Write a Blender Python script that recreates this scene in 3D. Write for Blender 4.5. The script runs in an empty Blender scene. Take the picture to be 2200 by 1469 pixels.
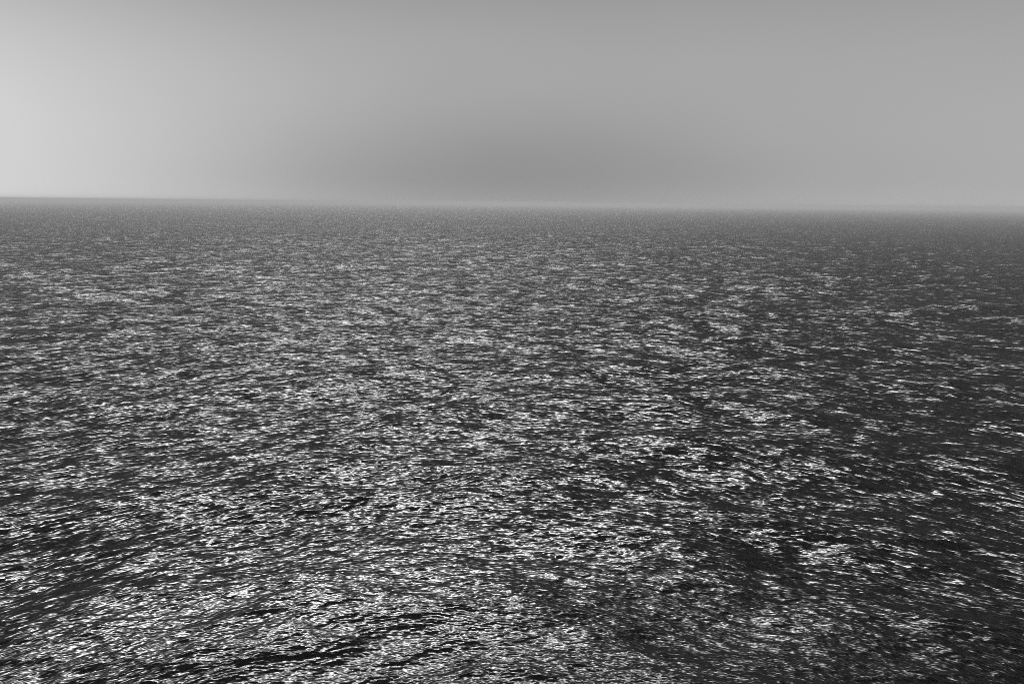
import bpy, math
import numpy as np
from mathutils import Matrix, Vector

R = math.radians
scene = bpy.context.scene
col = scene.collection

# ------------------------------------------------------------------ camera
EYE = 38.0                                    # the photographer stands on high ground above the water
cam_data = bpy.data.cameras.new("camera")
cam_data.sensor_width = 36.0
cam_data.lens = 24.0
cam_data.clip_start = 0.5
cam_data.clip_end = 80000.0
cam = bpy.data.objects.new("camera", cam_data)
col.objects.link(cam)
cam.matrix_world = (Matrix.Translation((0.0, 0.0, EYE))
                    @ Matrix.Rotation(R(90.0 - 11.52), 4, 'X')
                    @ Matrix.Rotation(R(0.52), 4, 'Z'))
scene.camera = cam

# ------------------------------------------------------------------ sun and sky
SUN_AZ = R(-15.0)                             # from +Y towards +X
SUN_EL = R(60.0)

sun_data = bpy.data.lights.new("sun", 'SUN')
sun_data.energy = 5.0
sun_data.angle = R(14.0)
sun_data.color = (1.0, 1.0, 1.0)              # black and white picture: neutral light
sun = bpy.data.objects.new("sun", sun_data)
col.objects.link(sun)
to_sun = Vector((math.sin(SUN_AZ) * math.cos(SUN_EL), math.cos(SUN_AZ) * math.cos(SUN_EL), math.sin(SUN_EL)))
sun.rotation_euler = to_sun.to_track_quat('Z', 'Y').to_euler()
sun.location = (0, 0, 200)

world = bpy.data.worlds.new("World")
scene.world = world
world.use_nodes = True
wn = world.node_tree.nodes
wl = world.node_tree.links
wn.clear()


class G:
    """small helper that writes node maths as expressions"""
    def __init__(self, tree):
        self.n, self.l = tree.nodes, tree.links

    def put(self, sock, v):
        if isinstance(v, (int, float)):
            sock.default_value = v
        elif isinstance(v, tuple):
            sock.default_value = v
        else:
            self.l.new(v, sock)

    def m(self, op, a, b=None, c=None, clamp=False):
        n = self.n.new('ShaderNodeMath')
        n.operation = op
        n.use_clamp = clamp
        self.put(n.inputs[0], a)
        if b is not None:
            self.put(n.inputs[1], b)
        if c is not None:
            self.put(n.inputs[2], c)
        return n.outputs[0]

    def v(self, op, a, b=None, s=None):
        n = self.n.new('ShaderNodeVectorMath')
        n.operation = op
        self.put(n.inputs[0], a)
        if b is not None:
            self.put(n.inputs[1], b)
        if s is not None:
            self.put(n.inputs['Scale'], s)
        return n.outputs[0]

    def lobe(self, az, el, az0, el0, saz, sel):
        u = self.m('DIVIDE', self.m('SUBTRACT', az, az0), saz)
        w = self.m('DIVIDE', self.m('SUBTRACT', el, el0), sel)
        q = self.m('ADD', self.m('MULTIPLY', u, u), self.m('MULTIPLY', w, w))
        return self.m('EXPONENT', self.m('MULTIPLY', q, -1.0))


g = G(world.node_tree)
sky = wn.new('ShaderNodeTexSky')
sky.sky_type = 'NISHITA'
sky.sun_disc = False
sky.sun_elevation = SUN_EL
sky.sun_rotation = SUN_AZ
sky.air_density = 1.0
sky.dust_density = 1.0
bw = wn.new('ShaderNodeRGBToBW')
wl.new(sky.outputs[0], bw.inputs[0])

# a misty sky: banks of fog that stand round the horizon, lighter and darker by direction
tc = wn.new('ShaderNodeTexCoord')
sep = wn.new('ShaderNodeSeparateXYZ')
wl.new(tc.outputs['Generated'], sep.inputs[0])
az = g.m('MULTIPLY', g.m('ARCTAN2', sep.outputs[0], sep.outputs[1]), 57.2958)
el = g.m('MULTIPLY', g.m('ARCSINE', sep.outputs[2]), 57.2958)
glow = g.lobe(az, el, -50.0, 3.5, 28.0, 13.0)
dark = g.lobe(az, el, -3.0, 1.5, 27.0, 6.5)
soft = wn.new('ShaderNodeTexNoise')
soft.inputs['Scale'].default_value = 2.2
soft.inputs['Detail'].default_value = 2.0
wl.new(g.v('MULTIPLY', tc.outputs['Generated'], (1.0, 1.0, 3.0)), soft.inputs['Vector'])
wob = g.m('MULTIPLY', g.m('SUBTRACT', soft.outputs[0], 0.5), 0.5)
fog = g.m('ADD', 4.3, g.m('MULTIPLY', glow, 3.3))
fog = g.m('SUBTRACT', fog, g.m('MULTIPLY', dark, 1.5))
fog = g.m('ADD', fog, wob)
low = g.m('DIVIDE', el, 1.3)
fog = g.m('ADD', fog, g.m('MULTIPLY', g.m('EXPONENT', g.m('MULTIPLY', g.m('MULTIPLY', low, low), -1.0)), 0.3))
# mist thins out overhead; unseen sky there is dimmed to darken water reflections
up = g.m('DIVIDE', g.m('MAXIMUM', el, 0.0), 22.0)
thin = g.m('EXPONENT', g.m('MULTIPLY', g.m('POWER', up, 3.0), -1.0))
mx = wn.new('ShaderNodeMix')
mx.data_type = 'FLOAT'
wl.new(thin, mx.inputs['Factor'])
wl.new(g.m('MULTIPLY', bw.outputs[0], 0.12), mx.inputs['A'])
wl.new(fog, mx.inputs['B'])
bg = wn.new('ShaderNodeBackground')
bg.inputs['Strength'].default_value = 0.1
wl.new(mx.outputs['Result'], bg.inputs['Color'])
wo = wn.new('ShaderNodeOutputWorld')
wl.new(bg.outputs[0], wo.inputs['Surface'])

# ------------------------------------------------------------------ picture settings
vs = scene.view_settings
scene.display_settings.display_device = 'sRGB'
vs.view_transform = 'Standard'
vs.look = 'None'
vs.exposure = 0.0
vs.gamma = 1.0
vs.use_curve_mapping = False
cy = scene.cycles
cy.use_denoising = False
cy.use_adaptive_sampling = False
cy.max_bounces = 4
cy.glossy_bounces = 2
cy.diffuse_bounces = 1
cy.volume_bounces = 1
cy.transmission_bounces = 1
cy.pixel_filter_type = 'BLACKMAN_HARRIS'
cy.filter_width = 0.9

# ------------------------------------------------------------------ the sea
EARTH = 6371000.0
rng = np.random.default_rng(11)


def cascade(size, n, longest, shortest, rms, wind, power, spread, chop):
    """One periodic patch of wind sea: height and sideways shift, from a random wave spectrum
    that runs from the longest to the shortest wavelength with the given rms slope."""
    k1 = np.fft.fftfreq(n, 1.0 / n) * 2 * np.pi / size
    kx, ky = np.meshgrid(k1, k1, indexing='xy')
    k = np.hypot(kx, ky)
    k[0, 0] = 1.0
    lam = 2 * np.pi / k
    ang = np.arctan2(ky, kx) - wind
    direc = (1.0 - spread) * np.abs(np.cos(ang)) ** power + spread
    w = np.clip((longest * 1.25 - lam) / (0.5 * longest), 0, 1) * np.clip((lam - shortest * 0.8) / (0.4 * shortest), 0, 1)
    t = np.fft.fft2(rng.standard_normal((n, n))) * np.sqrt(direc) * w / k ** 2
    t[0, 0] = 0
    sx = np.fft.ifft2(1j * kx * t).real
    sy = np.fft.ifft2(1j * ky * t).real
    t *= rms / math.sqrt((sx ** 2 + sy ** 2).mean())
    z = np.fft.ifft2(t).real
    dx = np.fft.ifft2(-1j * kx / k * t).real * -chop
    dy = np.fft.ifft2(-1j * ky / k * t).real * -chop
    return size, np.stack([dx, dy, z], -1).astype(np.float32)


def sample(tile, x, y, turn):
    size, f = tile
    n = f.shape[0]
    c, s = math.cos(turn), math.sin(turn)
    u = (x * c + y * s) / size * n
    v = (-x * s + y * c) / size * n
    iu = np.floor(u).astype(np.int64)
    iv = np.floor(v).astype(np.int64)
    fu = (u - iu).astype(np.float32)[..., None]
    fv = (v - iv).astype(np.float32)[..., None]
    a, b = iu % n, (iu + 1) % n
    p, q = iv % n, (iv + 1) % n
    r = (f[p, a] * (1 - fu) + f[p, b] * fu) * (1 - fv) + (f[q, a] * (1 - fu) + f[q, b] * fu) * fv
    return np.stack([r[..., 0] * c - r[..., 1] * s, r[..., 0] * s + r[..., 1] * c, r[..., 2]], -1)


WIND = math.pi / 2
#                 patch  grid  longest shortest slope  heading      power spread chop
SEA = [(cascade(613.0, 512, 42.0, 22.0, 0.105, WIND + 0.20, 16, 0.02, 0.6), 0.0),
       (cascade(331.0, 512, 20.0, 7.0, 0.105, WIND - 0.15, 14, 0.02, 0.8), 0.0),
       (cascade(149.0, 512, 7.0, 2.8, 0.105, WIND + 0.10, 10, 0.03, 0.7), 0.13),
       (cascade(67.0, 512, 2.8, 1.2, 0.135, WIND, 12, 0.03, 0.6), -0.08),
       (cascade(41.0, 512, 1.2, 0.45, 0.200, WIND + 0.05, 16, 0.025, 0.5), 0.10),
       (cascade(15.3, 512, 0.45, 0.17, 0.280, WIND, 20, 0.025, 0.4), -0.05)]
SHORT = [22.0, 7.0, 2.8, 1.2, 0.45, 0.17]
SLOPE = [0.095, 0.092, 0.10, 0.13, 0.19, 0.31]

# a disc of water out past the horizon; rings and spokes close together where waves are near
dep = np.concatenate([np.linspace(86, 46, 30, endpoint=False),
                      np.degrees(np.arctan(np.linspace(math.tan(R(46)), math.tan(R(0.5)), 1520, endpoint=False)))])
rad = EYE / np.tan(np.radians(dep))
rad = np.concatenate([[0.3], rad, np.geomspace(rad[-1] * 1.05, 23500.0, 50)])
azi = np.radians(np.concatenate([np.linspace(-45, 45, 790, endpoint=False), np.linspace(45, 315, 70, endpoint=False)]))
nr, na = len(rad), len(azi)
rr, aa = np.meshgrid(rad, azi, indexing='ij')
X = rr * np.sin(aa)
Y = rr * np.cos(aa)
dr = np.gradient(rad)[:, None] * np.ones_like(rr)
dt = rr * np.gradient(np.unwrap(azi))[None, :]
dt[:, -1] = dt[:, -2]
ds = np.maximum(dr, dt * 0.5)


def fade(lo, hi):
    t = np.clip((ds - lo) / (hi - lo), 0, 1)
    return (1 - t * t * (3 - 2 * t)).astype(np.float32)


# waves bend round the headland: their crests swing with the bearing, in five overlapping sectors
bear = (np.degrees(azi) + 180.0) % 360.0 - 180.0
TURN = 0.75
STEP = 22.0
sector = []
for c0 in (-44.0, -22.0, 0.0, 22.0, 44.0):
    t = np.clip(1 - np.abs(np.clip(bear, -44, 44) - c0) / STEP, 0, 1)
    sector.append((-math.radians(c0) * TURN, np.sqrt(t * t * (3 - 2 * t)).astype(np.float32)))
P = np.stack([X, Y, -(rr ** 2) / (2 * EARTH)], -1)
left = np.zeros_like(rr)
for (tile, turn), lam, sl in zip(SEA, SHORT, SLOPE):
    w = fade(lam * 0.4, lam * 0.9)
    left += sl ** 2 * (1 - w ** 2)
    rows = np.nonzero(w.max(axis=1) > 0)[0]
    r1 = rows[-1] + 1
    for k_, (rot, ws) in enumerate(sector):
        cols = np.nonzero(ws > 0)[0]
        ix = np.ix_(np.arange(r1), cols)
        P[ix] += sample(tile, X[ix] + 37.7 * k_, Y[ix] - 11.3 * k_, turn + rot) * (w[ix] * ws[cols][None, :])[..., None]
left = np.sqrt(left)

nv = nr * na
ii, jj = np.meshgrid(np.arange(nr - 1), np.arange(na), indexing='ij')
j2 = (jj + 1) % na
quads = np.stack([ii * na + jj, ii * na + j2, (ii + 1) * na + j2, (ii + 1) * na + jj], -1).reshape(-1, 4)
quads = quads[:, ::-1]                       # faces look up
nf = len(quads)
me = bpy.data.meshes.new("sea")
me.vertices.add(nv)
me.vertices.foreach_set("co", P.reshape(-1).astype(np.float32))
me.loops.add(nf * 4)
me.loops.foreach_set("vertex_index", quads.reshape(-1).astype(np.int32))
me.polygons.add(nf)
me.polygons.foreach_set("loop_start", (np.arange(nf) * 4).astype(np.int32))
me.polygons.foreach_set("use_smooth", np.ones(nf, bool))
me.update(calc_edges=True)
at = me.attributes.new("short_waves", 'FLOAT', 'POINT')      # slope of the waves too short for the mesh here
at.data.foreach_set("value", left.reshape(-1).astype(np.float32))

sea = bpy.data.objects.new("sea", me)
col.objects.link(sea)
sea["kind"] = "structure"
sea["label"] = "dark rippled open sea glittering with sunlight out to the misty horizon"
sea["category"] = "sea"

mat = bpy.data.materials.new("sea_water")
mat.use_nodes = True
mat.node_tree.nodes.clear()
h = G(mat.node_tree)
geo = h.n.new('ShaderNodeNewGeometry')


# bearing and distance from the headland that the ripples bend round
pos = h.n.new('ShaderNodeSeparateXYZ')
h.l.new(geo.outputs['Position'], pos.inputs[0])
py = h.m('ADD', pos.outputs[1], 15.0)
bearing = h.m('MULTIPLY', h.m('ARCTAN2', pos.outputs[0], py), 95.0)
reach = h.m('SQRT', h.m('ADD', h.m('MULTIPLY', pos.outputs[0], pos.outputs[0]), h.m('MULTIPLY', py, py)))
wrap = h.n.new('ShaderNodeCombineXYZ')
h.l.new(bearing, wrap.inputs[0])
h.l.new(reach, wrap.inputs[1])
h.l.new(pos.outputs[2], wrap.inputs[2])


def ripple(scale, stretch, detail, rough, slope, attr=None, seed=0.0, where=None):
    """sideways tilt of the surface by waves shorter than the mesh can hold"""
    p = h.v('MULTIPLY', where or wrap.outputs[0], (scale / stretch, scale, scale * 0.5))
    p = h.v('ADD', p, (seed, seed * 1.7, seed * 0.3))
    n = h.n.new('ShaderNodeTexNoise')
    n.inputs['Scale'].default_value = 1.0
    n.inputs['Detail'].default_value = detail
    n.inputs['Roughness'].default_value = rough
    h.l.new(p, n.inputs['Vector'])
    t = h.v('SUBTRACT', n.outputs['Color'], (0.5, 0.5, 0.5))
    t = h.v('MULTIPLY', t, (slope * 0.8, slope, 0.0))
    if attr:
        a = h.n.new('ShaderNodeAttribute')
        a.attribute_name = attr
        t = h.v('SCALE', t, s=a.outputs['Fac'])
    return t


tilt = ripple(9.0, 7.0, 1.0, 0.6, 0.9)
tilt = h.v('ADD', tilt, ripple(4.5, 6.0, 1.0, 0.7, 5.0, 'short_waves', 6.4))
tilt = h.v('ADD', tilt, ripple(1.6, 6.0, 2.0, 0.7, 7.0, 'short_waves', 3.1))
tilt = h.v('ADD', tilt, ripple(0.22, 1.8, 3.0, 0.8, 5.5, 'short_waves', 8.6, geo.outputs['Position']))
nrm = h.v('NORMALIZE', h.v('ADD', geo.outputs['Normal'], tilt))
def shine(rough):
    n = h.n.new('ShaderNodeBsdfAnisotropic')
    n.distribution = 'BECKMANN'
    n.inputs['Color'].default_value = (1, 1, 1, 1)
    n.inputs['Roughness'].default_value = rough
    h.l.new(nrm, n.inputs['Normal'])
    return n.outputs[0]


gloss = h.n.new('ShaderNodeMixShader')       # smooth water and water roughened by the finest ripples
gloss.inputs[0].default_value = 0.62
h.l.new(shine(0.24), gloss.inputs[1])
h.l.new(shine(0.43), gloss.inputs[2])
body = h.n.new('ShaderNodeBsdfDiffuse')
body.inputs['Color'].default_value = (0.0015, 0.0015, 0.0015, 1)
h.l.new(nrm, body.inputs['Normal'])
bsdf = h.n.new('ShaderNodeMixShader')
fres = h.n.new('ShaderNodeFresnel')
fres.inputs['IOR'].default_value = 1.33
h.l.new(nrm, fres.inputs['Normal'])
curve = h.m('ADD', h.m('MULTIPLY', fres.outputs[0], 0.145), h.m('MULTIPLY', h.m('MULTIPLY', fres.outputs[0], fres.outputs[0]), 2.2))
h.l.new(h.m('MINIMUM', curve, 0.06), bsdf.inputs[0])      # mirror strength capped at grazing angles to darken the reflected sky
h.l.new(body.outputs[0], bsdf.inputs[1])
h.l.new(gloss.outputs[0], bsdf.inputs[2])
mo = h.n.new('ShaderNodeOutputMaterial')
h.l.new(bsdf.outputs[0], mo.inputs['Surface'])
me.materials.append(mat)

# ------------------------------------------------------------------ the air over the water
z0 = float(P[..., 2].min()) - 1.0
z1 = EYE + 4.0
e = 24500.0
hv = [(sx * e, sy * e, z) for z in (z0, z1) for sx, sy in ((-1, -1), (1, -1), (1, 1), (-1, 1))]
hf = [(3, 2, 1, 0), (4, 5, 6, 7), (0, 1, 5, 4), (1, 2, 6, 5), (2, 3, 7, 6), (3, 0, 4, 7)]
hm = bpy.data.meshes.new("haze")
hm.from_pydata(hv, [], hf)
haze = bpy.data.objects.new("haze", hm)
col.objects.link(haze)
haze["kind"] = "stuff"
haze["label"] = "pale sea mist lying over the water towards the horizon"
haze["category"] = "haze"
hmat = bpy.data.materials.new("sea_mist")
hmat.use_nodes = True
ht = hmat.node_tree
ht.nodes.clear()
pv = ht.nodes.new('ShaderNodeVolumePrincipled')
pv.inputs['Color'].default_value = (0.72, 0.72, 0.72, 1)
pv.inputs['Density'].default_value = 0.00033
pv.inputs['Anisotropy'].default_value = 0.0
ho = ht.nodes.new('ShaderNodeOutputMaterial')
ht.links.new(pv.outputs[0], ho.inputs['Volume'])
hm.materials.append(hmat)
